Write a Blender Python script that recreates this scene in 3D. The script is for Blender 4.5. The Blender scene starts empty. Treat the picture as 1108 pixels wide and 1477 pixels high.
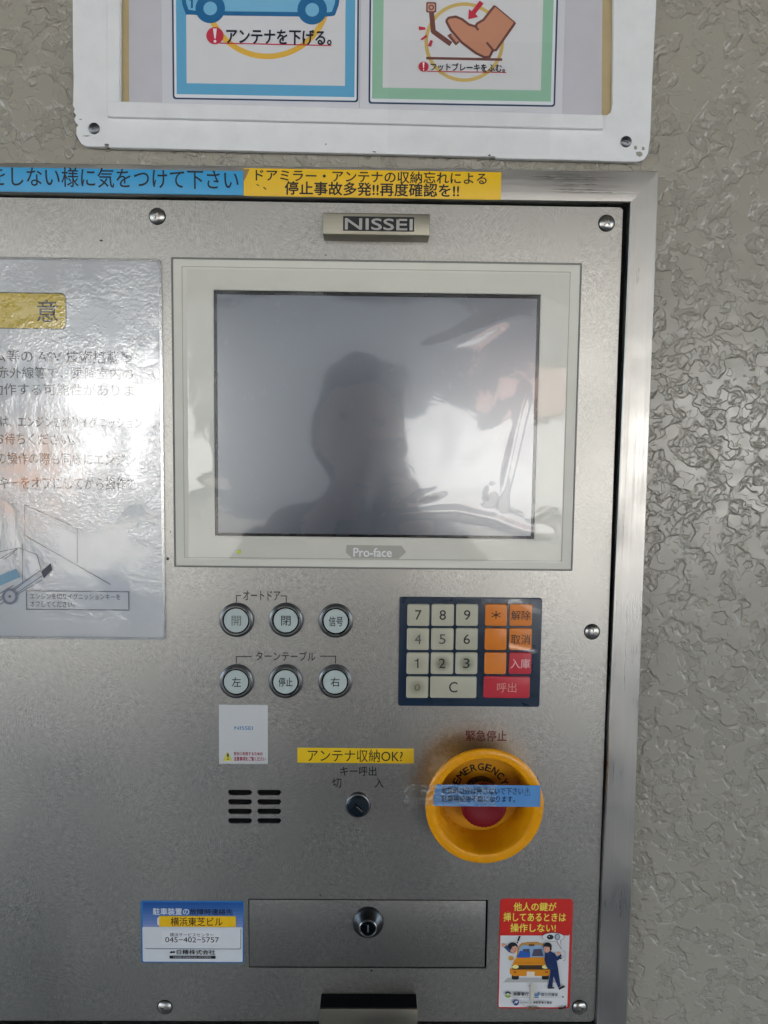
import bpy, bmesh, math, random
from mathutils import Matrix, Vector, noise as mnoise
random.seed(7)
C = bpy.context.scene.collection
R_ = math.radians

# ------------------------------------------------------------------ camera
CAM = Vector((0, -0.6, 0))
RM = Matrix(((0.9998675635, 0.0121347525, -0.0108445022),
             (-0.0112466997, 0.9968504548, 0.0785027547),
             (0.0117629584, -0.0783703932, 0.9968549113)))      # right, forward, up
F, CX, CY = 1100.0, 554.0, 738.5
cd = bpy.data.cameras.new('camera'); cam = bpy.data.objects.new('camera', cd); C.objects.link(cam)
m = Matrix.Identity(4)
for i in range(3):
    m[i][0] = RM[i][0]; m[i][1] = RM[i][2]; m[i][2] = -RM[i][1]; m[i][3] = CAM[i]
cam.matrix_world = m
cd.sensor_fit = 'VERTICAL'; cd.sensor_height = 36; cd.sensor_width = 27; cd.lens = 36 * F / 1477
cd.clip_start = 0.01; cd.clip_end = 500
bpy.context.scene.camera = cam

# ------------------------------------------------------------------ sky, sun, exposure
SUN_EL, SUN_AZ = R_(52), R_(18)          # azimuth from +Y (behind the wall) towards +X
w = bpy.data.worlds.new('World'); bpy.context.scene.world = w; w.use_nodes = True
nt = w.node_tree; bg = nt.nodes['Background']
sky = nt.nodes.new('ShaderNodeTexSky'); sky.sky_type = 'NISHITA'; sky.sun_disc = False
sky.sun_elevation = SUN_EL; sky.sun_rotation = SUN_AZ; sky.dust_density = 2
nt.links.new(sky.outputs[0], bg.inputs[0]); bg.inputs[1].default_value = 0.15
sd = bpy.data.lights.new('sun', 'SUN'); sd.energy = 3.4; sd.angle = R_(0.5); sd.color = (1, .96, .9)
so = bpy.data.objects.new('sun', sd); C.objects.link(so)
sv = Vector((math.sin(SUN_AZ) * math.cos(SUN_EL), math.cos(SUN_AZ) * math.cos(SUN_EL), math.sin(SUN_EL)))
so.rotation_euler = sv.to_track_quat('Z', 'Y').to_euler(); so.location = (0, 6, 8)
sc = bpy.context.scene
sc.view_settings.view_transform = 'Standard'; sc.view_settings.look = 'None'; sc.view_settings.gamma = 1
sc.view_settings.exposure = 2.65
sc.cycles.max_bounces = 8; sc.cycles.transparent_max_bounces = 12; sc.cycles.diffuse_bounces = 4
sc.cycles.use_denoising = True

# ------------------------------------------------------------------ helpers: places
def P(x, y, h=0.0):
    """place on the panel's plane (raised h metres) that is seen at photo position x, y -> (u, v)"""
    d = RM @ Vector(((x - CX) / F, 1.0, -(y - CY) / F))
    t = (0.6 - h) / d[1]
    return (d[0] * t, d[2] * t)
def RC(l, t, r, b, h=0.0):
    """upright rectangle -> u0, v0, u1, v1"""
    xm, ym = (l + r) / 2, (t + b) / 2
    return P(l, ym, h)[0], P(xm, b, h)[1], P(r, ym, h)[0], P(xm, t, h)[1]
MM = 0.001

# ------------------------------------------------------------------ helpers: materials
def lin(c):
    return tuple(((v / 255) / 12.92 if v <= 10 else (((v / 255) + .055) / 1.055) ** 2.4) for v in c) + (1,)
def base_mat(name, color, rough=.5, metal=0.0, spec=.5):
    mt = bpy.data.materials.new(name); mt.use_nodes = True
    b = mt.node_tree.nodes['Principled BSDF']
    b.inputs['Base Color'].default_value = color
    b.inputs['Roughness'].default_value = rough; b.inputs['Metallic'].default_value = metal
    b.inputs['Specular IOR Level'].default_value = spec
    return mt, mt.node_tree, b
def N(nt, t, **k):
    n = nt.nodes.new(t)
    for a, v in k.items():
        if a.startswith('i_'): n.inputs[a[2:].replace('_', ' ')].default_value = v
        else: setattr(n, a, v)
    return n
def pos(nt, scale=(1, 1, 1), rot=(0, 0, 0)):
    g = N(nt, 'ShaderNodeNewGeometry'); mp = N(nt, 'ShaderNodeMapping')
    mp.inputs['Scale'].default_value = scale
    mp0 = N(nt, 'ShaderNodeMapping'); mp0.inputs['Rotation'].default_value = rot
    nt.links.new(g.outputs['Position'], mp0.inputs[0]); nt.links.new(mp0.outputs[0], mp.inputs[0])
    return mp.outputs[0]
def noise(nt, vec, scale, detail=2, dist=0.0, rough=.5):
    n = N(nt, 'ShaderNodeTexNoise'); n.inputs['Scale'].default_value = scale; n.inputs['Detail'].default_value = detail
    n.inputs['Distortion'].default_value = dist; n.inputs['Roughness'].default_value = rough
    nt.links.new(vec, n.inputs['Vector']); return n.outputs['Fac']
def mathn(nt, op, a, b=None, c=None):
    n = N(nt, 'ShaderNodeMath', operation=op)
    for i, v in enumerate((a, b, c)):
        if v is None: continue
        if isinstance(v, (int, float)): n.inputs[i].default_value = v
        else: nt.links.new(v, n.inputs[i])
    return n.outputs[0]
def mrange(nt, v, a, b, c=0., d=1., smooth=False):
    n = N(nt, 'ShaderNodeMapRange'); n.interpolation_type = 'SMOOTHSTEP' if smooth else 'LINEAR'
    nt.links.new(v, n.inputs[0])
    for i, q in enumerate((a, b, c, d)): n.inputs[i + 1].default_value = q
    return n.outputs[0]
def bump(nt, h, strength, dist, b=None, normal=None):
    n = N(nt, 'ShaderNodeBump'); n.inputs['Strength'].default_value = strength; n.inputs['Distance'].default_value = dist
    nt.links.new(h, n.inputs['Height'])
    if normal is not None: nt.links.new(normal, n.inputs['Normal'])
    if b is not None: nt.links.new(n.outputs[0], b.inputs['Normal'])
    return n.outputs[0]
def tint(nt, b, color, fac, amount, dark=(0, 0, 0, 1)):
    mx = N(nt, 'ShaderNodeMix', data_type='RGBA')
    mx.inputs[6].default_value = color; mx.inputs[7].default_value = dark
    nt.links.new(mathn(nt, 'MULTIPLY', fac, amount), mx.inputs[0]); nt.links.new(mx.outputs[2], b.inputs['Base Color'])
    return mx
def plain(name, rgb, rough=.5, metal=0., wear=.12, grain=900, bmp=.05, spec=.5):
    """plain surface with slight wear: mottled colour, gloss and relief"""
    col = lin(rgb); mt, nt, b = base_mat(name, col, rough, metal, spec)
    v = pos(nt); n1 = noise(nt, v, 60, 4); n2 = noise(nt, v, grain, 2)
    f = mathn(nt, 'MULTIPLY', mrange(nt, n1, .35, .75), mrange(nt, n2, .2, .8, .5, 1))
    tint(nt, b, col, f, wear, tuple(c * .45 for c in col[:3]) + (1,))
    nt.links.new(mrange(nt, n1, .3, .7, max(0, rough - .06), min(1, rough + .08)), b.inputs['Roughness'])
    if bmp: bump(nt, n2, bmp, .0004, b)
    return mt

def brushed_plate():
    mt, nt, b = base_mat('vibration_stainless', (.42, .41, .385, 1), .36, 1.0)
    masks = []; tot = None
    for k, (ang, off) in enumerate(((12, 0), (48, 3), (85, 7), (124, 11), (155, 17))):
        v = pos(nt, (170, 1, 1150), (0, R_(ang), 0))
        n = noise(nt, v, 1.0, 1.2, 0.0)
        vm = pos(nt, (1, 1, 1)); ad = N(nt, 'ShaderNodeVectorMath', operation='ADD'); ad.inputs[1].default_value = (off, off, off)
        nt.links.new(vm, ad.inputs[0])
        mk = mrange(nt, noise(nt, ad.outputs[0], 26, 2), .44, .58)
        t = mathn(nt, 'MULTIPLY', mathn(nt, 'SUBTRACT', n, .5), mk)
        tot = t if tot is None else mathn(nt, 'ADD', tot, t)
    g = pos(nt); fine = mathn(nt, 'SUBTRACT', noise(nt, g, 1500, 2), .5)
    hs = mathn(nt, 'ADD', tot, mathn(nt, 'MULTIPLY', fine, .3))
    h01 = mathn(nt, 'ADD', mathn(nt, 'MULTIPLY', hs, 1.0), .5)
    bump(nt, h01, .09, .00045, b)
    big = noise(nt, g, 9, 3); mid = noise(nt, g, 70, 3)
    nt.links.new(mathn(nt, 'ADD', mrange(nt, big, .3, .7, .34, .43), mathn(nt, 'MULTIPLY', hs, .14)), b.inputs['Roughness'])
    spots = mrange(nt, noise(nt, g, 55, 4, .5), .74, .80)
    cr = N(nt, 'ShaderNodeMix', data_type='RGBA'); cr.inputs[6].default_value = (.30, .29, .27, 1); cr.inputs[7].default_value = (.64, .625, .58, 1)
    nt.links.new(mrange(nt, hs, -.55, .55), cr.inputs[0])
    c2 = N(nt, 'ShaderNodeMix', data_type='RGBA'); nt.links.new(cr.outputs[2], c2.inputs[6]); c2.inputs[7].default_value = (.26, .23, .19, 1)
    nt.links.new(mathn(nt, 'ADD', mathn(nt, 'MULTIPLY', spots, .2), mathn(nt, 'MULTIPLY', mrange(nt, mid, .5, .8), .06)), c2.inputs[0])
    nt.links.new(c2.outputs[2], b.inputs['Base Color'])
    return mt
def hairline(name, axis, col=(.50, .485, .455, 1), rough=.33):
    """straight brushed steel, lines along X or Z"""
    mt, nt, b = base_mat(name, col, rough, 1.0)
    v = pos(nt, (8, 60, 1500) if axis == 'x' else (1500, 60, 8)); n = noise(nt, v, 1, 3)
    g = pos(nt); big = noise(nt, g, 22, 3)
    bump(nt, n, .2, .0003, b)
    nt.links.new(mathn(nt, 'ADD', mrange(nt, big, .3, .7, rough - .06, rough + .1), mrange(nt, n, .3, .7, -.05, .05)), b.inputs['Roughness'])
    tint(nt, b, col, mathn(nt, 'ADD', mrange(nt, n, .35, .75), mrange(nt, big, .5, .8)), .09, (col[0] * .5, col[1] * .46, col[2] * .42, 1))
    return mt
def stucco():
    mt, nt, b = base_mat('textured_wall_paint', (.36, .333, .28, 1), .26, 0, .62)
    g = pos(nt)
    wob = N(nt, 'ShaderNodeTexNoise'); wob.inputs['Scale'].default_value = 110; wob.inputs['Detail'].default_value = 2; nt.links.new(g, wob.inputs['Vector'])
    sub = N(nt, 'ShaderNodeVectorMath', operation='SUBTRACT'); nt.links.new(wob.outputs['Color'], sub.inputs[0]); sub.inputs[1].default_value = (.5, .5, .5)
    sca = N(nt, 'ShaderNodeVectorMath', operation='SCALE'); nt.links.new(sub.outputs[0], sca.inputs[0]); sca.inputs['Scale'].default_value = .006
    ad = N(nt, 'ShaderNodeVectorMath', operation='ADD'); nt.links.new(g, ad.inputs[0]); nt.links.new(sca.outputs[0], ad.inputs[1])
    v = ad.outputs[0]
    A = mrange(nt, noise(nt, v, 58, 1.0), .49, .545, 0, 1, True)            # trowelled flat islands
    A2 = mrange(nt, noise(nt, v, 120, 1), .55, .585, 0, 1, True)
    Bn = noise(nt, v, 150, .6, .5)
    B = mrange(nt, Bn, .42, .58, 0, 1, True)
    W = mathn(nt, 'SUBTRACT', 1, mrange(nt, mathn(nt, 'ABSOLUTE', mathn(nt, 'SUBTRACT', noise(nt, v, 85, 2, .8), .5)), 0, .028, 0, 1, True))
    low = mathn(nt, 'ADD', mathn(nt, 'MULTIPLY', B, .62), mathn(nt, 'MULTIPLY', W, .3))
    inv = mathn(nt, 'SUBTRACT', 1, A)
    H = mathn(nt, 'ADD', mathn(nt, 'MULTIPLY', inv, low), mathn(nt, 'MULTIPLY', A, mathn(nt, 'ADD', .92, mathn(nt, 'MULTIPLY', A2, .25))))
    H2 = mathn(nt, 'ADD', H, mathn(nt, 'MULTIPLY', noise(nt, g, 30, 2), .5))
    bump(nt, H2, .85, .0017, b)
    hollows = mrange(nt, H, .0, .35, 1, 0); bigd = mrange(nt, noise(nt, g, 5, 4), .45, .75)
    tint(nt, b, (.36, .333, .28, 1), mathn(nt, 'ADD', mathn(nt, 'MULTIPLY', hollows, .5), mathn(nt, 'MULTIPLY', bigd, .35)), .25, (.16, .14, .11, 1))  # wall colour darker in the hollows of the relief, plus broad blotches
    nt.links.new(mrange(nt, noise(nt, g, 150, 2), .3, .7, .13, .26), b.inputs['Roughness'])
    return mt
def film(name, rough=.04, gain=1.6, sc=260., amount=.5, dist=.0008, low=18., tintc=(1, 1, 1, 1), lowamt=3., patch=0):
    """thin clear plastic: lets light through and mirrors by Fresnel"""
    mt = bpy.data.materials.new(name); mt.use_nodes = True; nt = mt.node_tree
    for n in list(nt.nodes): nt.nodes.remove(n)
    out = N(nt, 'ShaderNodeOutputMaterial'); mx = N(nt, 'ShaderNodeMixShader'); tr = N(nt, 'ShaderNodeBsdfTransparent'); gl = N(nt, 'ShaderNodeBsdfGlossy')
    tr.inputs[0].default_value = tintc; gl.inputs['Roughness'].default_value = rough
    g = pos(nt); st = noise(nt, g, sc, 2, 1.2)
    if patch: st = mathn(nt, 'MULTIPLY', st, mrange(nt, noise(nt, g, patch, 2, .8), .42, .62, .12, 1.4))
    h = mathn(nt, 'ADD', st, mathn(nt, 'MULTIPLY', noise(nt, g, low, 2, .6), lowamt))
    nn = bump(nt, h, amount, dist)
    nt.links.new(nn, gl.inputs['Normal'])
    lw = N(nt, 'ShaderNodeLayerWeight'); lw.inputs['Blend'].default_value = .5; nt.links.new(nn, lw.inputs['Normal'])
    f5 = mathn(nt, 'POWER', lw.outputs['Facing'], 5.)                       # Schlick, the same from both sides
    fc = mathn(nt, 'MINIMUM', mathn(nt, 'ADD', mathn(nt, 'MULTIPLY', f5, .9), .04 * gain), 1.0)
    nt.links.new(fc, mx.inputs[0]); nt.links.new(tr.outputs[0], mx.inputs[1]); nt.links.new(gl.outputs[0], mx.inputs[2]); nt.links.new(mx.outputs[0], out.inputs[0])
    return mt

M = dict(
    plate=brushed_plate(), rail_h=hairline('hairline_steel_across', 'x'), rail_v=hairline('hairline_steel_upright', 'z', (.47, .455, .43, 1), .34),
    badge=hairline('dull_bronzed_steel', 'x', (.34, .32, .26, 1), .42), stucco=stucco(),
    chrome=plain('polished_screw_steel', (188, 186, 182), .3, 1., .2), darkmetal=plain('dark_plated_metal', (122, 124, 128), .36, 1., .2),
    black=plain('black_rubber', (10, 11, 12), .7, 0, .1, 900, .05, .12), blackgloss=plain('black_gloss_plastic', (12, 13, 15), .25),
    white=plain('white_painted_sheet', (232, 232, 233), .36, 0, .18, 300, .1), whiteb=plain('backing_sheet', (196, 194, 201), .5, 0, .10),
    tan=plain('yellowed_wood_strip', (196, 176, 132), .55, 0, .3), cream=plain('cream_monitor_plastic', (218, 215, 204), .42, 0, .08, 1200, .05),
    greyp=plain('grey_plastic_edge', (120, 120, 117), .45), navy=plain('navy_keypad_film', (24, 44, 66), .32, 0, .25),
    paper=plain('laminated_paper', (188, 188, 191), .55, 0, .05), yellow=plain('yellow_guard_plastic', (243, 162, 10), .28, 0, .22, 300, .04),
    yellow2=plain('yellow_legend_plate', (226, 160, 10), .4, 0, .12), red=plain('red_mushroom_button', (122, 10, 24), .38, 0, .1),
    lens=plain('milky_button_lens', (188, 198, 196), .3, 0, .1), ink=plain('black_ink', (26, 28, 30), .5, 0, 0, 900, 0),
    led=plain('green_indicator', (205, 225, 40), .3), body_ink=plain('grey_engraving', (52, 50, 48), .5, 0, 0, 900, 0),
)

# ------------------------------------------------------------------ helpers: objects
def props(o, label=None, cat=None, group=None, kind=None):
    for k, v in (('label', label), ('category', cat), ('group', group), ('kind', kind)):
        if v: o[k] = v
    return o
def thing(name, loc, label, cat, group=None):
    o = bpy.data.objects.new(name, None); C.objects.link(o); o.location = loc; o.empty_display_size = .02
    props(o, label, cat, group); bpy.context.view_layer.update(); return o
def wloc(o):
    v = Vector(o.location)
    while o.parent: o = o.parent; v += Vector(o.location)
    return v
def link(name, me, parent=None, at=None, mat=None):
    """link a mesh whose vertices are in world space; its origin goes to its own middle"""
    if mat is not None:
        me.materials.clear(); me.materials.append(mat)
    vs = [v.co for v in me.vertices]
    c = Vector([(min(v[i] for v in vs) + max(v[i] for v in vs)) / 2 for i in range(3)]) if at is None else Vector(at)
    me.transform(Matrix.Translation(-c))
    o = bpy.data.objects.new(name, me); C.objects.link(o)
    if parent is not None: o.parent = parent; o.location = c - wloc(parent)
    else: o.location = c
    return o
def smooth(me, ang=35):
    for p in me.polygons: p.use_smooth = True
    bm = bmesh.new(); bm.from_mesh(me)
    for e in bm.edges:
        if len(e.link_faces) == 2 and e.calc_face_angle(0) > R_(ang): e.smooth = False
    bm.to_mesh(me); bm.free()
def bm_mesh(bm, name='m'):
    bmesh.ops.recalc_face_normals(bm, faces=bm.faces)
    me = bpy.data.meshes.new(name); bm.to_mesh(me); bm.free(); return me
def rr(u0, v0, u1, v1, r=0., n=5):
    """rounded rectangle outline, counter-clockwise seen from the front"""
    if r <= 1e-6: return [(u0, v0), (u1, v0), (u1, v1), (u0, v1)]
    pts = []
    for cx, cy, a in ((u0 + r, v0 + r, 180), (u1 - r, v0 + r, 270), (u1 - r, v1 - r, 0), (u0 + r, v1 - r, 90)):
        for k in range(n + 1):
            t = R_(a + 90 * k / n); pts.append((cx + r * math.cos(t), cy + r * math.sin(t)))
    return pts
def circ(cu, cv, r, n=48): return [(cu + r * math.cos(2 * math.pi * k / n), cv + r * math.sin(2 * math.pi * k / n)) for k in range(n)]
def loft(rings, cap0=True, cap1=True):
    """rings: [(outline points, h)] with equal counts"""
    bm = bmesh.new(); rs = [[bm.verts.new((p[0], -h, p[1])) for p in pts] for pts, h in rings]
    n = len(rs[0])
    for a, b in zip(rs, rs[1:]):
        for i in range(n): bm.faces.new((a[i], a[(i + 1) % n], b[(i + 1) % n], b[i]))
    if cap0: bm.faces.new(rs[0])
    if cap1: bm.faces.new(rs[-1])
    return bm_mesh(bm)
def slab(u0, v0, u1, v1, h0, h1, r=0., bev=.0004):
    """box with rounded corners and a two-step rounded front edge"""
    if r <= 0: r = .0002
    rings = [(rr(u0, v0, u1, v1, r), h0), (rr(u0, v0, u1, v1, r), h1 - bev)]
    for k in (1, 2, 3):
        t = k / 3 * math.pi / 2; d = bev * (1 - math.cos(t)); rings.append((rr(u0 + d, v0 + d, u1 - d, v1 - d, max(r - d, .0001)), h1 - bev + bev * math.sin(t)))
    me = loft(rings); smooth(me); return me
def turned(cu, cv, prof, n=64, cap0=False, cap1=True):
    me = loft([(circ(cu, cv, max(r, 1e-5), n), h) for r, h in prof], cap0, cap1); smooth(me, 30); return me
def plate(outer, holes, h0, h1, bev=.0003):
    """flat plate with real openings and rounded edges"""
    c = bpy.data.curves.new('c', 'CURVE'); c.dimensions = '2D'; c.fill_mode = 'BOTH'; c.resolution_u = 1
    for pts in [outer] + holes:
        s = c.splines.new('POLY'); s.points.add(len(pts) - 1); s.use_cyclic_u = True
        for q, p in zip(s.points, pts): q.co = (p[0], p[1], 0, 1)
    c.extrude = (h1 - h0) / 2 - bev; c.bevel_depth = bev; c.bevel_resolution = 1; c.offset = -bev
    o = bpy.data.objects.new('c', c); C.objects.link(o); bpy.context.view_layer.update()
    me = bpy.data.meshes.new_from_object(o.evaluated_get(bpy.context.evaluated_depsgraph_get()))
    bpy.data.objects.remove(o); bpy.data.curves.remove(c)
    mid = (h0 + h1) / 2
    me.transform(Matrix(((1, 0, 0, 0), (0, 0, -1, -mid), (0, 1, 0, 0), (0, 0, 0, 1))))
    me.materials.clear(); return me
_tc = {}
def text_verts(s, bold=0.0, res=4):
    bold = 0.0; k = (s, bold)
    if k in _tc: return _tc[k]
    c = bpy.data.curves.new('t', 'FONT'); c.body = s; c.resolution_u = res; c.offset = bold; c.space_line = 1.1
    o = bpy.data.objects.new('t', c); C.objects.link(o); bpy.context.view_layer.update()
    me = bpy.data.meshes.new_from_object(o.evaluated_get(bpy.context.evaluated_depsgraph_get()))
    bpy.data.objects.remove(o); bpy.data.curves.remove(c)
    vs = [(v.co.x, v.co.y) for v in me.vertices]; fs = [list(p.vertices) for p in me.polygons]
    bpy.data.meshes.remove(me)
    x0 = min(v[0] for v in vs); x1 = max(v[0] for v in vs); y0 = min(v[1] for v in vs); y1 = max(v[1] for v in vs)
    vs = [((a - x0) / (x1 - x0), (b - y0) / max(y1 - y0, 1e-6)) for a, b in vs]
    _tc[k] = (vs, fs); return _tc[k]
_pm = {}
def ink(rgb, rough=.45, spec=.5):
    k = (rgb, rough)
    if k not in _pm: _pm[k] = plain('print_%d_%d_%d' % rgb, rgb, rough, 0, .06, 900, .02, spec)
    return _pm[k]
class Print:
    """flat printed matter: polygons, strokes and letters in thin layers, one mesh"""
    def __init__(s, h, rough=.45, o=(0, 0, 1)):
        s.h = h; s.v = []; s.f = []; s.mi = []; s.mats = []; s.k = 0; s.o = o; s.rough = rough
    def px(s, x, y): return P(s.o[0] + x / s.o[2], s.o[1] + y / s.o[2], s.h)
    def _mat(s, c):
        mt = c if not isinstance(c, tuple) else ink(c, s.rough)
        if mt not in s.mats: s.mats.append(mt)
        return s.mats.index(mt)
    def raw(s, vs, fs, c, layer=True):
        if layer: s.k += 1
        b = len(s.v); hh = s.h + s.k * 2.2e-5
        s.v += [(a, -hh, q) for a, q in vs]; s.f += [[b + i for i in f] for f in fs]; s.mi += [s._mat(c)] * len(fs)
    def poly(s, pts, c, layer=True):
        q = [s.px(*p) for p in pts]
        a = sum(q[i][0] * q[(i + 1) % len(q)][1] - q[(i + 1) % len(q)][0] * q[i][1] for i in range(len(q)))
        if a < 0: q.reverse()
        s.raw(q, [list(range(len(q)))], c, layer)
    def rect(s, l, t, r, b, c, rad=0):
        A = s.px(l, (t + b) / 2)[0]; B = s.px(r, (t + b) / 2)[0]; v0 = s.px((l + r) / 2, b)[1]; v1 = s.px((l + r) / 2, t)[1]
        q = rr(A, v0, B, v1, rad / s.o[2] / 1833); s.raw(q, [list(range(len(q)))], c)
    def frame(s, l, t, r, b, wd, c):
        for q in ((l, t, r, t + wd), (l, b - wd, r, b), (l, t + wd, l + wd, b - wd), (r - wd, t + wd, r, b - wd)):
            s.rect(*q, c); s.k -= 1
        s.k += 1
    def disc(s, x, y, r, c, ry=None):
        s.poly([(x + r * math.cos(2 * math.pi * k / 40), y + (ry or r) * math.sin(2 * math.pi * k / 40)) for k in range(40)], c)
    def ring(s, x, y, r0, r1, c, a0=0, a1=360, n=64):
        vs = []; fs = []
        for k in range(n + 1):
            t = R_(a0 + (a1 - a0) * k / n)
            for r in (r0, r1): vs.append(s.px(x + r * math.cos(t), y + r * math.sin(t)))
        for k in range(n): fs.append([2 * k, 2 * k + 1, 2 * k + 3, 2 * k + 2])
        s.raw(vs, fs, c)
    def line(s, pts, wd, c, closed=False):
        s.k += 1; n = len(pts); segs = n if closed else n - 1
        for i in range(segs):
            (x0, y0), (x1, y1) = pts[i], pts[(i + 1) % n]; L = math.hypot(x1 - x0, y1 - y0) or 1
            nx, ny = -(y1 - y0) / L * wd / 2, (x1 - x0) / L * wd / 2
            s.poly([(x0 + nx, y0 + ny), (x1 + nx, y1 + ny), (x1 - nx, y1 - ny), (x0 - nx, y0 - ny)], c, False)
        if wd * 1.0 / s.o[2] > 1.2:
            s.k += 0.5
            for i in range(0 if closed else 1, n if closed else n - 1):
                x, y = pts[i]; s.poly([(x + wd / 2 * math.cos(k * .7854), y + wd / 2 * math.sin(k * .7854)) for k in range(8)], c, False)
    def text(s, t, l, tp, r, b, c, bold=0.0, slope=0.0):
        vs, fs = text_verts(t, bold)
        A = s.px(l, (tp + b) / 2)[0]; B = s.px(r, (tp + b) / 2)[0]; v0 = s.px((l + r) / 2, b)[1]; v1 = s.px((l + r) / 2, tp)[1]
        d = min(bold, .03) * min((v1 - v0), (B - A) * .9) * .9
        for i, (dx, dy) in enumerate(((0, 0), (d, 0), (-d, 0), (0, d), (0, -d), (d * .7, d * .7), (-d * .7, -d * .7)) if bold > .003 else ((0, 0),)):
            s.raw([(A + a * (B - A) + dx, v0 + q * (v1 - v0) + dy) for a, q in vs], fs, c, i == 0)
            s.k += .12
    def build(s, name, parent=None):
        me = bpy.data.meshes.new(name); me.from_pydata(s.v, [], s.f); me.validate()
        for mt in s.mats: me.materials.append(mt)
        for p, i in zip(me.polygons, s.mi): p.material_index = i
        bm = bmesh.new(); bm.from_mesh(me)
        for f in bm.faces:
            f.normal_update()
            if f.normal.y > 0: f.normal_flip()
        bm.to_mesh(me); bm.free()
        return link(name, me, parent)
def text_mesh(t, box, h, mt, name, parent, bold=0.0):
    p = Print(h); p.text(t, *box, mt, bold); return p.build(name, parent)

# ================================================================== THE SETTING
def box(x0, x1, y0, y1, z0, z1):
    bm = bmesh.new(); bmesh.ops.create_cube(bm, size=1)
    for v in bm.verts: v.co = ((x0 + x1) / 2 + v.co.x * (x1 - x0), (y0 + y1) / 2 + v.co.y * (y1 - y0), (z0 + z1) / 2 + v.co.z * (z1 - z0))
    return bm_mesh(bm)
GZ = -1.4
WH = -0.004                                  # wall face lies 4 mm behind the panel's face
concrete = plain('pale_concrete_paving', (150, 147, 138), .8, 0, .35, 40, .3)
darkfloor = plain('dark_bay_floor', (112, 109, 102), .55, 0, .3, 40, .3)
ceilm = plain('painted_ceiling', (76, 76, 73), .7, 0, .2, 30, .1)
props(link('ground', box(-60, 60, -60, 60, GZ - .3, GZ), mat=concrete), kind='structure')
props(link('bay_floor', box(-5.5, 5.5, -6, -WH, GZ, GZ + .02), mat=darkfloor), kind='structure')
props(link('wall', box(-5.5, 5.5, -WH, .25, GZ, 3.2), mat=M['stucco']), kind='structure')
props(link('ceiling', box(-5.5, 5.5, -6, -WH - .001, 1.25, 1.5), mat=ceilm), kind='structure')

# the place behind the photographer, which the glossy surfaces mirror
def opposite_house():
    t = thing('building', (0, -15, GZ), 'low grey and white building across the sunlit forecourt opposite the parking bay', 'building')
    grey = plain('grey_render', (98, 102, 104), .8, 0, .2, 20, .1); wht = plain('white_panel_paint', (236, 236, 232), .8, 0, .1, 20, .1)
    link('wall', box(-12, 12, -17, -15, GZ, 3.3), t, mat=grey)
    link('roof', box(-12.2, 12.2, -17.2, -14.8, 3.3, 3.5), t, mat=ceilm)
    for x0, x1, z0, z1, mt in ((-6.4, -3.7, -.9, 1.9, wht), (.6, 4.6, -1.2, .75, wht), (6.0, 10, -1.2, 1.9, wht), (-11, -9, -1.2, 1.6, wht)):
        link('added_white_panel', box(x0, x1, -15, -14.9, z0, z1), t, mat=mt)  # unseen white panels, placed and sized for the bright patches mirrored in film
    link('shutter', box(2.2, 4.6, -15, -14.93, .85, 1.7), t, mat=plain('salmon_shutter', (200, 174, 164), .6))
    link('door', box(-8.2, -6.6, -15, -14.93, GZ + .05, .3), t, mat=plain('brown_door', (170, 128, 98), .6))
opposite_house()
for x, lab in ((-3.3, 'square brown pillar at the left of the bay opening'), (4.0, 'square brown pillar at the right of the bay opening')):
    bm_ = box(x - .2, x + .2, -5.8, -5.4, GZ + .02, 1.25)
    o = link('pillar', bm_, mat=plain('brown_pillar_paint', (140, 122, 104), .6)); props(o, lab, 'pillar', 'pillars of the parking bay')

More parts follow.
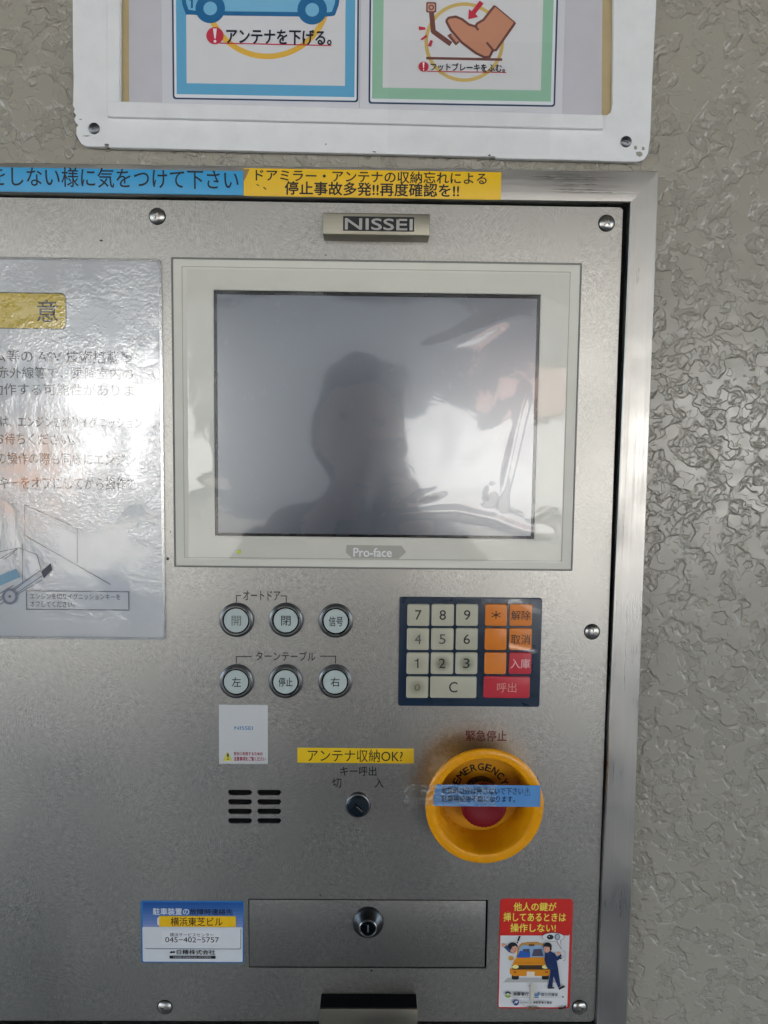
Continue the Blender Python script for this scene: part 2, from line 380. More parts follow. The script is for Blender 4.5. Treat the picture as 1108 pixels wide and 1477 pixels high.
# the photographer, mirrored softly in the monitor
def photographer():
    t = thing('person', (-.03, -.98, GZ + .02), 'person in dark clothes holding up a phone in front of the control panel', 'person')
    cloth = plain('dark_jacket', (30, 31, 36), .85); skin = plain('skin', (196, 150, 124), .5); hair = plain('dark_hair', (20, 17, 16), .6)
    def skinned(name, pts, edges, radii, mt, root=0, lv=2):
        me = bpy.data.meshes.new(name); me.from_pydata(pts, edges, []); o = bpy.data.objects.new('tmp', me); C.objects.link(o)
        o.modifiers.new('s', 'SKIN'); s2 = o.modifiers.new('b', 'SUBSURF'); s2.levels = lv
        for i, r in enumerate(radii): me.skin_vertices[0].data[i].radius = r if isinstance(r, tuple) else (r, r)
        me.skin_vertices[0].data[root].use_root = True
        bpy.context.view_layer.update()
        e = bpy.data.meshes.new_from_object(o.evaluated_get(bpy.context.evaluated_depsgraph_get())); bpy.data.objects.remove(o)
        for p in e.polygons: p.use_smooth = True
        return link(name, e, t, mat=mt)
    X, Y = -.03, -.98
    pts = [(X, Y, -.50), (X, Y, -.32), (X, Y, -.18), (X, Y + .01, -.10), (X, Y + .03, 0.0),
           (X - .19, Y, -.18), (X - .27, Y + .10, -.40), (X - .07, Y + .34, -.14),
           (X + .19, Y, -.18), (X + .27, Y + .10, -.40), (X + .11, Y + .34, -.14),
           (X - .09, Y, -.58), (X - .10, Y + .02, -.95), (X - .11, Y, -1.30), (X - .11, Y + .12, -1.345),
           (X + .09, Y, -.58), (X + .10, Y + .02, -.95), (X + .11, Y, -1.30), (X + .11, Y + .12, -1.345)]
    ed = [(0, 1), (1, 2), (2, 3), (3, 4), (2, 5), (5, 6), (6, 7), (2, 8), (8, 9), (9, 10), (0, 11), (11, 12), (12, 13), (13, 14), (0, 15), (15, 16), (16, 17), (17, 18)]
    ra = [(.18, .13), (.17, .13), (.15, .11), .055, .055, .075, .05, .032, .065, .05, .032, .085, .06, .045, .04, .085, .06, .045, .04]
    skinned('body', pts, ed, ra, cloth)
    bm = bmesh.new(); bmesh.ops.create_uvsphere(bm, u_segments=40, v_segments=28, radius=1)
    for v in bm.verts:
        x, y, z = v.co; y2 = y
        if y > .2: y2 = y + .16 * math.exp(-((x / .16) ** 2 + ((z + .12) / .22) ** 2)) - .07 * math.exp(-(((abs(x) - .38) / .2) ** 2 + ((z - .05) / .16) ** 2)) + .06 * math.exp(-((x / .3) ** 2 + ((z + .48) / .1) ** 2))
        tp = 1 - .18 * max(0, -z); v.co = (X + x * .078 * tp, Y + .03 + y2 * .098, .05 + z * .125)
    link('head', bm_mesh(bm), t, mat=skin)
    for sx in (-1, 1):
        bm = bmesh.new(); bmesh.ops.create_uvsphere(bm, u_segments=12, v_segments=8, radius=.011)
        for v in bm.verts: v.co = (X + sx * .03 + v.co.x, Y + .113 + v.co.y, .055 + v.co.z)
        link('eye', bm_mesh(bm), t, mat=M['blackgloss'])
        bm = bmesh.new(); bmesh.ops.create_uvsphere(bm, u_segments=14, v_segments=10, radius=1)
        for v in bm.verts: v.co = (X + sx * .08 + v.co.x * .012, Y + .02 + v.co.y * .018, .04 + v.co.z * .032)
        link('ear', bm_mesh(bm), t, mat=skin)
    bm = bmesh.new(); bmesh.ops.create_uvsphere(bm, u_segments=40, v_segments=28, radius=1)
    for v in list(bm.verts):
        if v.co.y > .45 and v.co.z < .52: bm.verts.remove(v)
    for v in bm.verts: v.co = (X + v.co.x * .098, Y + .012 + v.co.y * .112, .055 + v.co.z * .145)
    link('hair', bm_mesh(bm), t, mat=hair)
    for sx, bx in ((-1, X - .07), (1, X + .11)):
        hx = .043 * sx
        pts = [(bx, Y + .34, -.14), (bx * .5 + hx * .5, Y + .40, -.09), (hx, -.64, -.065)]; ed = [(0, 1), (1, 2)]; ra = [.026, (.03, .018), (.034, .014)]
        for k in range(4):
            i0 = len(pts); z = -.045 - k * .019
            pts += [(hx, -.632, z), (hx * .95, -.622, z), (hx * (.55 + .05 * k), -.622, z - .002)]; ed += [(2, i0), (i0, i0 + 1), (i0 + 1, i0 + 2)]; ra += [.009, .008, .007]
        i0 = len(pts); pts += [(hx * 1.1, -.65, -.04), (hx * .5, -.644, -.03)]; ed += [(2, i0), (i0, i0 + 1)]; ra += [.011, .009]
        skinned('hand', pts, ed, ra, skin)
photographer()
ph = thing('phone', (.018, -.63, -.03), 'black mobile phone held upright in both hands', 'phone')
def ybox(x0, x1, y0, y1, z0, z1, r):
    return slab(x0, z0, x1, z1, -y1, -y0, r, .002)
link('case', ybox(-.02, .055, -.634, -.626, -.125, .02, .009), ph, mat=M['blackgloss'])

# ================================================================== CONTROL PANEL
panel = thing('control_panel', (0, 0, P(554, 1475)[1]), 'brushed stainless parking control panel with monitor, keypad and buttons, in a steel frame', 'control panel')
# face plate with real openings
pl = P(-330, 700)[0]
pTL = P(-330, 279, 0); pTR = P(899, 299, 0); pBR = P(858, 1474, 0); pBL = P(-300, 1472, 0)
outer = [pBL, (pBR[0] - .004, pBR[1]), (pBR[0] - .0012, pBR[1] + .0012), (pBR[0], pBR[1] + .004), (pTR[0], pTR[1] - .002), (pTR[0] - .002, pTR[1]), pTL]
slots = []
for y in (1143.2, 1156.7, 1170.3, 1184):
    for a, b in ((328.8, 363.4), (371, 405.6)):
        u0, v0, u1, v1 = RC(a, y - 3.7, b, y + 3.7); slots.append(rr(u0, v0, u1, v1, (v1 - v0) / 2 * .98, 6))
dr = RC(358.5, 1297.5, 703, 1396.5)
holes = slots + [rr(*dr, .0004, 2)]
def rev(p): return list(reversed(p))
link('face_plate', plate(outer, [rev(h) for h in holes], -.0022, 0, .00025), panel, mat=M['plate'])
bk = [P(-345, 262), P(-345, 1500), P(872, 1500), P(916, 280)]
link('gasket_dark_backing', plate([bk[1], bk[2], bk[3], bk[0]], [], -.0038, -.0026, .0002), panel, mat=M['black'])  # gasket widened to a black sheet, standing in for the dark behind the slots
# surround: four mitred rails, each a folded section
fr_in = [P(-345, 273, .006), P(910, 292, .006), P(861, 1486, .006), P(-320, 1484, .006)]
fr_out = [P(-392, 229, .006), P(951, 246, .006), P(903, 1530, .006), P(-365, 1528, .006)]
def rail(a, b, A, B, mt):
    """a,b inner corners, A,B outer corners"""
    prof = [(0, -.0035), (0, .0052), (.03, .0060), (.5, .0066), (.955, .0060), (.985, .0054), (1., .0040), (1., -.0035)]
    bm = bmesh.new(); rows = []
    for t, h in prof:
        rows.append([bm.verts.new((p[0] + (q[0] - p[0]) * t, -h, p[1] + (q[1] - p[1]) * t)) for p, q in ((a, A), (b, B))])
    for r0, r1 in zip(rows, rows[1:] + rows[:1]): bm.faces.new((r0[0], r0[1], r1[1], r1[0]))
    bm.faces.new([r[0] for r in rows]); bm.faces.new([r[1] for r in rows])
    me = bm_mesh(bm); smooth(me, 30); return link('frame_rail', me, panel, mat=mt)
rail(fr_in[0], fr_in[1], fr_out[0], fr_out[1], M['rail_h']); rail(fr_in[1], fr_in[2], fr_out[1], fr_out[2], M['rail_v'])
rail(fr_in[2], fr_in[3], fr_out[2], fr_out[3], M['rail_h']); rail(fr_in[3], fr_in[0], fr_out[3], fr_out[0], M['rail_v'])

# screws with real cross recess
def screw_mesh(r, hh, rot=0.):
    prof = [(r, 0), (r, hh * .18)]
    for k in range(1, 8): t = k / 8 * math.pi / 2; prof.append((r * math.cos(t), hh * .18 + hh * .82 * math.sin(t)))
    prof.append((.0002, hh)); me = turned(0, 0, prof, 40, True, True)
    o = bpy.data.objects.new('s', me); C.objects.link(o)
    cs = []
    for a in (rot, rot + 90):
        bm = bmesh.new(); bmesh.ops.create_cube(bm, size=1)
        for v in bm.verts:
            k = .75 if v.co.y > 0 else 1.15
            v.co = (v.co.x * r * 1.05 * k, -hh * 1.0 + v.co.y * hh * 1.0, v.co.z * r * .24 * k)
        bmesh.ops.rotate(bm, verts=bm.verts, cent=(0, 0, 0), matrix=Matrix.Rotation(R_(a), 3, 'Y'))
        c = bpy.data.objects.new('c', bm_mesh(bm)); C.objects.link(c); cs.append(c)
        md = o.modifiers.new('b', 'BOOLEAN'); md.object = c; md.operation = 'DIFFERENCE'; md.solver = 'EXACT'
    bpy.context.view_layer.update()
    e = bpy.data.meshes.new_from_object(o.evaluated_get(bpy.context.evaluated_depsgraph_get()))
    for q in [o] + cs: bpy.data.objects.remove(q)
    e.materials.clear(); e.materials.append(M['chrome']); smooth(e, 30); return e
sm = screw_mesh(.0058, .0030)
washer = turned(0, 0, [(.0062, 0), (.0064, .0003), (.0058, .0004)], 40, False, True); washer.materials.append(M['black'])
for x, y, a in ((226, 311, 20), (876, 321, 50), (855, 912, 5), (237, 1455, 33), (837, 1455, 70), (-300, 305, 10), (-285, 1450, 0)):
    u, v = P(x, y, .002)
    s = bpy.data.objects.new('screw', sm); C.objects.link(s); s.parent = panel; s.location = Vector((u, -.00005, v)) - wloc(panel); s.rotation_euler = (0, R_(a), 0)
    k = bpy.data.objects.new('screw_rim', washer); C.objects.link(k); k.parent = s; k.location = (0, 0, 0)

# badge
bu = RC(465.5, 307.5, 620.5, 339, .018)
bd = link('badge', slab(*bu, 0, .018, .0008, .0006), panel, mat=M['badge']); bd['label'] = 'bronzed metal maker badge with silver letters on black'
b_ = Print(.0181); b_.rect(495, 312.5, 597.5, 333.5, (18, 20, 24)); b_.build('badge_field', bd)
b_ = Print(.0182); b_.text('NISSEI', 498, 315.5, 595, 331.5, M['chrome'], .035); b_.build('badge_lettering', bd)
# lower pull handle
hu = RC(460.5, 1456, 602.5, 1497, .017)
hd = link('pull_handle', slab(*hu, 0, .017, .0006, .0005), panel, mat=M['badge']); hd['label'] = 'bar handle at the foot of the panel with a black felt top'
link('handle_pad', slab(hu[0] + .0005, hu[3], hu[2] - .0005, hu[3] + .0009, .0005, .0155, .0003, .0003), hd, mat=M['black'])

# ------------------------------------------------------------------ monitor
HB = .0058
mo = link('touch_screen_edge', plate(rr(*RC(249.5, 375.5, 832.5, 820.5, .003), .0008, 3), [], 0, .0042, .0003), panel, mat=M['greyp'])
mo.name = 'touch_screen'; mo['label'] = 'cream framed monitor with a dark glossy screen'
so_ = RC(309, 421.5, 775.5, 775, HB)
link('bezel', plate(rr(*RC(251.6, 377.5, 830.6, 818.7, HB), .0008, 3), [rev(rr(*so_, .0003, 2))], .0042, HB, .0006), mo, mat=M['cream'])
si = RC(314, 427.5, 770.5, 771, .0052)
link('screen_surround', plate(rr(so_[0] + .0001, so_[1] + .0001, so_[2] - .0001, so_[3] - .0001, .0003, 2), [rev(rr(*si, .0004, 2))], .0042, .0054, .0003), mo, mat=M['blackgloss'])
glass, nt, b = base_mat('matt_touch_screen', (.085, .10, .13, 1), .2, 0, 1.0)
b.inputs['IOR'].default_value = 1.7
g = pos(nt); bump(nt, noise(nt, g, 1600, 2), .12, .0002, b)
sm1 = mrange(nt, noise(nt, g, 26, 5, 1.), .5, .75); nt.links.new(mrange(nt, sm1, 0, 1, .19, .25), b.inputs['Roughness'])
tint(nt, b, (.085, .10, .13, 1), mrange(nt, noise(nt, g, 90, 4, .6), .66, .85), .15, (.3, .31, .33, 1))
link('screen', plate(rr(si[0] - .0003, si[1] - .0003, si[2] + .0003, si[3] + .0003, .0003, 2), [], .0043, .0050, .0001), mo, mat=glass)
# rim lines moulded in the bezel: inner step
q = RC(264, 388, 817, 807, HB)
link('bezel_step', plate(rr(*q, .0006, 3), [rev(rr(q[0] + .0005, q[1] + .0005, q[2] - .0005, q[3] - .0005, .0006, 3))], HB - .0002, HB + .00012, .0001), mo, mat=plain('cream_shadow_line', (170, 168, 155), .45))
nb = [P(x, y, HB) for x, y in ((500, 786), (579, 787), (586, 796), (575, 806), (508, 805), (499, 797))]
link('name_recess', plate(rev(nb), [], HB - .0002, HB + .0002, .00015), mo, mat=plain('warm_grey_plate', (178, 175, 166), .4))
p_ = Print(HB + .0003); p_.text('Pro-face', 510, 790.5, 565, 803, (236, 236, 236), .03); p_.build('screen_lettering', mo)
u, v = P(345, 796, HB); link('indicator_light', turned(u, v, [(.0016, HB - .0001), (.0014, HB + .0003), (.0006, HB + .0006)], 20), mo, mat=M['led'])

# ------------------------------------------------------------------ printed legends on the plate
DK = (38, 36, 34)
for nm, items in (('door_legend', [('オートドア', (351, 852, 404, 866))]), ('turntable_legend', [('ターンテーブル', (369, 939.5, 455, 953))]), ('call_legend', [('キー呼出', (491, 1105.5, 543, 1119))]),
                  ('off_legend', [('切', (479.5, 1122.5, 492.5, 1136))]), ('on_legend', [('入', (540.5, 1122.5, 553.5, 1136))]), ('emergency_legend', [('緊急停止', (672, 1053.5, 731, 1069))])):
    pr = Print(.00012)
    for tx, bx in items: pr.text(tx, *bx, (96, 22, 34) if nm == 'emergency_legend' else DK, .01)
    pr.build(nm, panel)
for pts in ([(341, 869), (341, 859), (348, 859)], [(405, 859.5), (413, 859.5), (413, 869)], [(341, 957), (341, 947), (363, 947)], [(462, 946.5), (484, 946.5), (484, 957)]):
    pr = Print(.00012); pr.line(pts, 1.3, DK); pr.build('legend_bracket', panel)

# ------------------------------------------------------------------ push buttons
def push_button(x, y, s, wd, hh, faded):
    u, v = P(x, y, .002)
    t = bpy.data.objects.new('push_button', None); C.objects.link(t); t.parent = panel; t.location = Vector((u, 0, v)) - wloc(panel)
    t['label'] = 'round white push button marked ' + s
    for nm, me, mt in BTN:
        o = bpy.data.objects.new(nm, me); C.objects.link(o); o.parent = t
    p = Print(.00375); c = (118, 120, 118) if faded else (40, 42, 44)
    p.text(s, x - wd / 2, y - hh / 2 + .8, x + wd / 2, y + hh / 2 + .8, c, .012); p.build('lettering', t)
BTN = []
for nm, prof, mt in (('outer_ring', [(.0137, 0), (.0137, .0018), (.0132, .0026), (.0120, .0032), (.0113, .0026), (.0112, .002)], M['darkmetal']),
                     ('inner_ring', [(.0117, .0015), (.0117, .0036), (.0114, .0041), (.0110, .0041), (.0107, .0036), (.0106, .002)], M['chrome']),
                     ('groove', [(.0107, .002), (.0106, .0030), (.0096, .0030)], M['blackgloss']),
                     ('lens', [(.0096, .002), (.0096, .0032), (.0093, .0036), (.006, .00365)], M['lens'])):
    me = turned(0, 0, prof, 56, False, nm in ('groove', 'lens')); me.materials.append(mt); BTN.append((nm, me, mt))
for a in ((341, 894.5, '開', 13.5, 14, 1), (412.5, 894.5, '閉', 13.5, 14, 0), (484.5, 895.5, '信号', 20, 14, 0),
          (341, 983, '左', 13, 13.5, 0), (412, 983, '停止', 20, 13, 0), (483.5, 983, '右', 13, 13, 0)):
    push_button(*a)

# ------------------------------------------------------------------ keypad
kp = link('keypad', slab(*RC(575.5, 862, 780.5, 1019, .0018), 0, .0018, .0018, .0004), panel, mat=M['navy']); kp['label'] = 'navy keypad with cream, orange and red keys'
CR, ORA, RD = (192, 188, 168), (232, 134, 44), (204, 44, 58)
keym = {CR: plain('cream_key', CR, .35, 0, .14, 400, .05), ORA: plain('orange_key', ORA, .35, 0, .12, 400, .05), RD: plain('red_key', RD, .35, 0, .12, 400, .05)}
cx_ = ((587, 619), (622, 654.5), (657.5, 689.3), (699.3, 731), (734.8, 767.2)); ry_ = ((871.2, 903), (906, 937.7), (941, 972.4), (975.6, 1006.8))
keys = [('7', 0, 0, CR), ('8', 1, 0, CR), ('9', 2, 0, CR), ('＊', 3, 0, ORA), ('解除', 4, 0, ORA), ('4', 0, 1, CR), ('5', 1, 1, CR), ('6', 2, 1, CR), ('', 3, 1, ORA), ('取消', 4, 1, ORA),
        ('1', 0, 2, CR), ('2', 1, 2, CR), ('3', 2, 2, CR), ('', 3, 2, ORA), ('入庫', 4, 2, RD), ('0', 0, 3, CR), ('C', 5, 3, CR), ('呼出', 6, 3, RD)]
def wornkey(name, rgb, cu, cv, rad, amt):
    """key whose print and film are rubbed brown round its middle"""
    mt, nt, b = base_mat(name, lin(rgb), .38); g = pos(nt)
    d = N(nt, 'ShaderNodeVectorMath', operation='DISTANCE'); nt.links.new(g, d.inputs[0]); d.inputs[1].default_value = (cu, -.0026, cv)
    f = mathn(nt, 'MULTIPLY', mrange(nt, d.outputs['Value'], rad * .15, rad, 1, 0, True), mrange(nt, noise(nt, g, 300, 3), .25, .6, .6, 1))
    tint(nt, b, lin(rgb), f, amt, (.12, .105, .06, 1)); return mt
for s, c, r, rgb in keys:
    l, rt = cx_[c] if c < 5 else ((621.5, 688.4) if c == 5 else (698.6, 765.4))
    l -= (r - 1) * .5; rt -= (r - 1) * .5; t, bt = ry_[r]
    q = RC(l, t, rt, bt, .0026)
    mt = keym[rgb]
    if s in ('2', '3', '0', '1', '5', '4'): mt = wornkey('worn_key_' + s, rgb, (q[0] + q[2]) / 2, (q[1] + q[3]) / 2, .0085, {'2': .85, '3': .7, '0': .6, '1': .25, '5': .2, '4': .2}[s])
    k = link('key', slab(*q, .0016, .0031, .0016, .0009), kp, mat=mt)
    if s:
        k['label'] = ('cream' if rgb == CR else 'orange' if rgb == ORA else 'red') + ' key marked ' + s.replace('＊', 'an asterisk')
        mx, my = (l + rt) / 2, (t + bt) / 2
        if len(s) == 2: bx = (mx - 14, my - 6.5, mx + 14, my + 7.5)
        elif s == '＊': bx = (mx - 7, my - 6, mx + 7, my + 6)
        elif s == '1': bx = (mx - 3.6, my - 7, mx + 2, my + 7)
        else: bx = (mx - 4.6, my - 7, mx + 4.6, my + 7)
        if s == 'C': bx = (mx - 6, my - 7.5, mx + 6, my + 7.5)
        if s == '0': bx = (mx - 4, my - 4, mx + 4, my + 5)
        col = {'入庫': (238, 190, 190), '呼出': (226, 150, 138), '0': (120, 112, 70), '4': (92, 92, 86), '5': (92, 92, 86)}.get(s, (34, 34, 34))
        if s == '1':
            p = Print(.0032); p.poly([(mx - 4, my - 4.2), (mx - 1.2, my - 5), (mx, my - 7), (mx + 1.2, my - 7), (mx + 1.2, my + 7), (mx - .7, my + 7), (mx - .7, my - 3.4), (mx - 4, my - 3)], (46, 46, 44)); p.build('key_lettering', kp); continue
        text_mesh(s, bx, .0032, col, 'key_lettering', kp, 0 if s == '1' else .006)

# ------------------------------------------------------------------ key switch
u, v = P(516.5, 1163, .004)
ks = link('key_switch', turned(u, v, [(.0104, 0), (.0104, .002), (.0098, .0032), (.0088, .0036), (.0082, .003)], 48, False, False), panel, mat=M['darkmetal'])
link('barrel', turned(u, v, [(.0084, .0005), (.0084, .0042), (.0079, .0050), (.005, .0052)], 48), ks, mat=plain('blued_lock_steel', (84, 98, 108), .25, 1., .3))
def keyway_or_glint(u, v, h, a, par, L=.0078, wd=.0014, mt=None):
    q = rr(-L / 2, -wd / 2, L / 2, wd / 2, wd * .4, 3); ca, sa = math.cos(R_(a)), math.sin(R_(a))
    pts = [(u + x * ca - y * sa, v + x * sa + y * ca) for x, y in q]
    return link('keyway_or_glint', plate(pts, [], h - .0001, h + .0001, .00005), par, mat=mt or M['black'])
keyway_or_glint(u + .0004, v, .0053, -42, ks); keyway_or_glint(u + .0012, v - .0016, .0055, -42, ks, .0062, .0007, M['chrome'])  # black slot, then a thin chrome sliver standing in for its glint

# ------------------------------------------------------------------ drawer with lock
dw = link('drawer', slab(dr[0] + .0008, dr[1] + .0013, dr[2] - .0017, dr[3] - .0007, -.0022, .0002, .0003, .0003), panel, mat=M['plate'])
dw['label'] = 'flush steel drawer front with a round lock'
u, v = P(531, 1332, .003)
lk = link('lock', turned(u, v, [(.0128, .0002), (.0128, .0022), (.0122, .0036), (.0100, .0050), (.0080, .0088), (.0076, .0094)], 56, False, True), dw, mat=plain('dark_lock_metal', (84, 86, 90), .34, 1., .2))
link('lock_ring', turned(u, v, [(.0073, .0090), (.0073, .0099), (.0070, .0102), (.0064, .0102), (.0061, .0097)], 48, False, False), lk, mat=M['chrome'])
lkf = link('lock_core', turned(u, v, [(.0061, .0093), (.0061, .0097), (.0058, .0099)], 40), lk, mat=plain('lock_core_steel', (40, 48, 54), .3, 1., .3))
keyway_or_glint(u, v, .0101, 90, dw, .006, .0012, M['chrome'])

# ------------------------------------------------------------------ emergency stop
HR = .031
u, v = P(699.5, 1164, HR); rO = (P(785, 1164, HR)[0] - P(614, 1164, HR)[0]) / 2; rI = rO * .825
eb = bpy.data.objects.new('emergency_stop', None); C.objects.link(eb); eb.parent = panel; eb.location = Vector((u, 0, v)) - wloc(panel)
eb['label'] = 'yellow guard ring with a red mushroom button inside'
link('guard', turned(u, v, [(rO * .735, 0), (rO * .80, HR * .35), (rO * .93, HR * .8), (rO * .985, HR - .004), (rO, HR - .0025), (rO * .995, HR - .0008), (rO * .97, HR), (rO * .90, HR + .0003), (rI * 1.02, HR - .0003), (rI, HR - .0015),
     (rI * .985, HR - .003), (rI * .90, .012), (rI * .86, .0062), (rI * .855, .0048)], 96, False, False), eb, mat=M['yellow'])
bc = (u, v)
link('legend_plate', turned(*bc, [(rI * .88, .001), (rI * .88, .0044), (rI * .80, .0045), (rI * .795, .0049)], 72), eb, mat=M['yellow2'])
link('collar', turned(*bc, [(.0135, .0049), (.0135, .012), (.0128, .0135), (.0122, .020)], 56), eb, mat=M['blackgloss'])
rb = .0180; rings = []; bc2 = bc; bc = (bc[0] + .0006, bc[1] - .0026)
for hh, k in ((.0185, .93), (.0205, .99), (.0222, 1.0), (.0232, .975)):
    pts = []
    for i in range(144):
        t = 2 * math.pi * i / 144; rr_ = rb * k * (1 + (.016 if (i // 2) % 2 else 0)); pts.append((bc[0] + rr_ * math.cos(t), bc[1] + rr_ * math.sin(t)))
    rings.append((pts, hh))
for hh, k in ((.0238, .93), (.0241, .80), (.0240, .55), (.0234, .3)): rings.append((circ(*bc, rb * k, 144), hh))
me = loft(rings); smooth(me, 50); link('mushroom_button', me, eb, mat=M['red'])
bc = bc2; word = 'EMERGENCY'; em = Print(.005)
for i, ch in enumerate(word):
    a = R_(-66 + 132 * i / 8); vs, fs = text_verts(ch, .03); wd = (.0046 if ch != 'M' else .0056); ht = .0056; R0 = .0182
    out = []
    for x, y in vs:
        X, Yy = (x - .5) * wd, R0 + y * ht
        out.append((bc[0] + X * math.cos(a) + Yy * math.sin(a), bc[1] - X * math.sin(a) + Yy * math.cos(a)))
    for k, (dx, dy) in enumerate(((0, 0), (.00022, 0), (-.00022, 0), (0, .00022), (0, -.00022))):
        em.raw([(x + dx, y + dy) for x, y in out], fs, (24, 20, 14), False); em.k += .05
em.build('legend_lettering', eb)

# ================================================================== LABELS, STRIPS, NOTICE
def sheet(q, h0, th, mt, parent, name='sheet', r=.0003): return link(name, slab(*q, h0, h0 + th, r, th * .3), parent, mat=mt)
def sticker(name, l, t, r, b, h, rgb, label, cat, rad=.0003, th=.0002, rough=.4, group=None):
    q = RC(l, t, r, b, h); o = thing(name, ((q[0] + q[2]) / 2, -h, q[1]), label, cat, group)
    sheet(q, h, th, rgb if not isinstance(rgb, tuple) else ink(rgb, rough), o, 'backing', rad); return o, h + th + .00003
BLK = (22, 22, 24)
# strips on the top rail (rail face at about 6.4 mm)
t, h = sticker('warning_strip', -252, 242, 351, 277, .0071, (62, 160, 212), 'long blue warning strip with black lettering on the top rail of the steel frame', 'label')
p = Print(h); p.text('をしない様に気をつけて下さい', -13, 242.5, 344, 271, BLK, .006); p.build('lettering', t)
t, h = sticker('warning_strip', 351.5, 245.5, 723, 285.5, .0072, (238, 190, 22), 'yellow warning strip with two lines of black lettering on the top steel rail', 'label')
p = Print(h); p.text('ドアミラー・アンテナの収納忘れによる', 369, 246.5, 702, 263.5, BLK, .018); p.text('停止事故多発!!再度確認を!!', 411, 263.5, 662, 282.5, BLK, .024)
p.poly([(351.5, 244), (360, 244), (355, 256), (351.5, 262)], (150, 130, 90)); p.line([(370, 266), (374, 268)], 1.2, (60, 50, 30)); p.line([(380, 270), (384, 273)], 1.4, (60, 50, 30)); p.build('lettering', t)
t, h = sticker('warning_label', 429, 1079, 597, 1100.5, .00005, (238, 196, 24), 'narrow yellow label with black lettering above the key switch', 'label')
p = Print(h); p.text('アンテナ収納OK?', 444, 1081, 581, 1099, BLK, .004); p.build('lettering', t)

# white label under the left buttons (its code square stays blank)
t, h = sticker('guidance_label', 316, 1016.5, 386.5, 1101.5, .00005, (206, 206, 208), 'small white upright label with red writing and a yellow triangle, left of the yellow label', 'label')
p = Print(h, o=(300, 1010, 6.155)); p.text('NISSEI', 237, 232, 398, 262, (70, 130, 178), .03)
p.poly([(130, 540), (175, 455), (218, 538)], (214, 206, 80)); p.text('!', 171, 474, 186, 528, (30, 30, 24), .03)
p.text('安全に利用するための', 230, 458, 486, 490, (165, 34, 62), .02); p.text('注意事項をご覧ください', 230, 502, 512, 538, (165, 34, 62), .02); p.build('printing', t)

# blue contact label
t, h = sticker('contact_label', 203.5, 1299, 352, 1388.5, .00005, (46, 120, 182), 'blue and white contact label with a phone number, left of the drawer', 'label', .0014)
p = Print(h, o=(190, 1290, 6.155))
for k in range(9):
    f = k / 8; c = (int(28 + 110 * f), int(84 + 66 * f), int(156 + 44 * f)); p.rect(100, 68 + k * 28, 988, 68 + (k + 1) * 28, c); p.k -= 1
p.k += 1
p.rect(98, 290, 985, 598, (214, 216, 220), 12)
W_ = (206, 212, 222)
p.text('駐車装置の', 190, 122, 510, 182, W_, .025); p.text('故障時連絡先', 517, 128, 897, 182, (18, 22, 48), .02)
p.rect(228, 200, 300, 276, (222, 224, 226), 20); p.rect(245, 192, 925, 288, (240, 190, 20)); p.text('横浜東芝ビル', 347, 204, 808, 280, (60, 34, 10), .012)
p.rect(118, 300, 972, 486, (120, 126, 140), 14); p.rect(114, 294, 966, 478, (216, 217, 221), 14); p.rect(270, 320, 790, 440, (222, 222, 226))
p.text('横浜サービスセンター', 340, 340, 728, 374, BLK, .004); p.text('045−402−5757', 300, 378, 776, 424, BLK, .006)
p.text('日精株式会社', 402, 490, 742, 532, BLK, .02); p.rect(338, 542, 746, 568, (18, 18, 24)); p.text('NISSEI PARKING SYSTEMS', 372, 548, 706, 562, (200, 200, 206))
p.poly([(340, 512), (352, 500), (366, 506), (378, 498), (388, 510), (378, 520), (364, 514), (352, 522)], BLK)
p.build('printing', t)
t['label'] = 'blue and white contact label with a yellow band and phone number, left of the drawer'

# red and white cartoon label
t, h = sticker('safety_label', 719.5, 1296, 824.5, 1454.5, .00005, (196, 40, 36), 'upright red and white label with a yellow car cartoon, right of the drawer', 'label', .0032)
p = Print(h, o=(700, 1280, 7.387)); YL = (240, 226, 84)
p.rect(152, 495, 886, 1276, (216, 216, 218), 16); p.poly([(150, 490), (892, 490), (892, 512), (150, 512)], (204, 34, 26))
p.rect(158, 130, 912, 500, (206, 36, 28), 34)
p.text('他人の鍵が', 303, 160, 757, 250, YL, .018); p.text('挿してあるときは', 195, 270, 858, 362, YL, .018); p.text('操作しない!', 270, 385, 750, 474, YL, .018)
p.poly([(190, 1010), (240, 960), (700, 960), (760, 1010)], (176, 176, 176))
OR_, NV = (222, 140, 22), (22, 44, 92)
for x in (320, 640): p.rect(x - 38, 920, x + 38, 980, (24, 24, 28), 20)
p.poly([(330, 745), (345, 640), (385, 590), (460, 578), (560, 578), (620, 600), (650, 660), (660, 745)], (196, 142, 70))
p.poly([(345, 740), (365, 640), (400, 612), (600, 612), (628, 650), (640, 740)], (138, 170, 204))
p.poly([(385, 730), (400, 655), (470, 650), (480, 730)], (66, 74, 106)); p.poly([(495, 730), (515, 655), (600, 650), (620, 730)], (80, 74, 96))
p.poly([(335, 740), (370, 670), (420, 680), (480, 700), (475, 742), (380, 748)], (36, 92, 178))
p.poly([(285, 830), (310, 765), (345, 745), (640, 745), (672, 790), (690, 850), (280, 850)], OR_)
p.poly([(262, 860), (690, 860), (690, 920), (660, 940), (300, 940), (262, 915)], OR_); p.poly([(280, 825), (680, 825), (672, 872), (292, 872)], (58, 46, 34))
p.disc(275, 750, 28, (206, 150, 60), 24)
for x in (320, 640): p.disc(x, 842, 36, (240, 226, 150), 20)
p.rect(440, 893, 525, 945, (226, 214, 196)); p.rect(462, 598, 522, 622, (120, 74, 24)); p.line([(300, 800), (660, 800)], 3, (150, 90, 12))
for x in (315, 652): p.disc(x, 898, 16, (150, 70, 20), 8)
SK = (216, 160, 136)
p.poly([(190, 625), (215, 605), (290, 660), (320, 690), (300, 700), (250, 685)], (30, 74, 120)); p.disc(195, 610, 24, SK, 18)
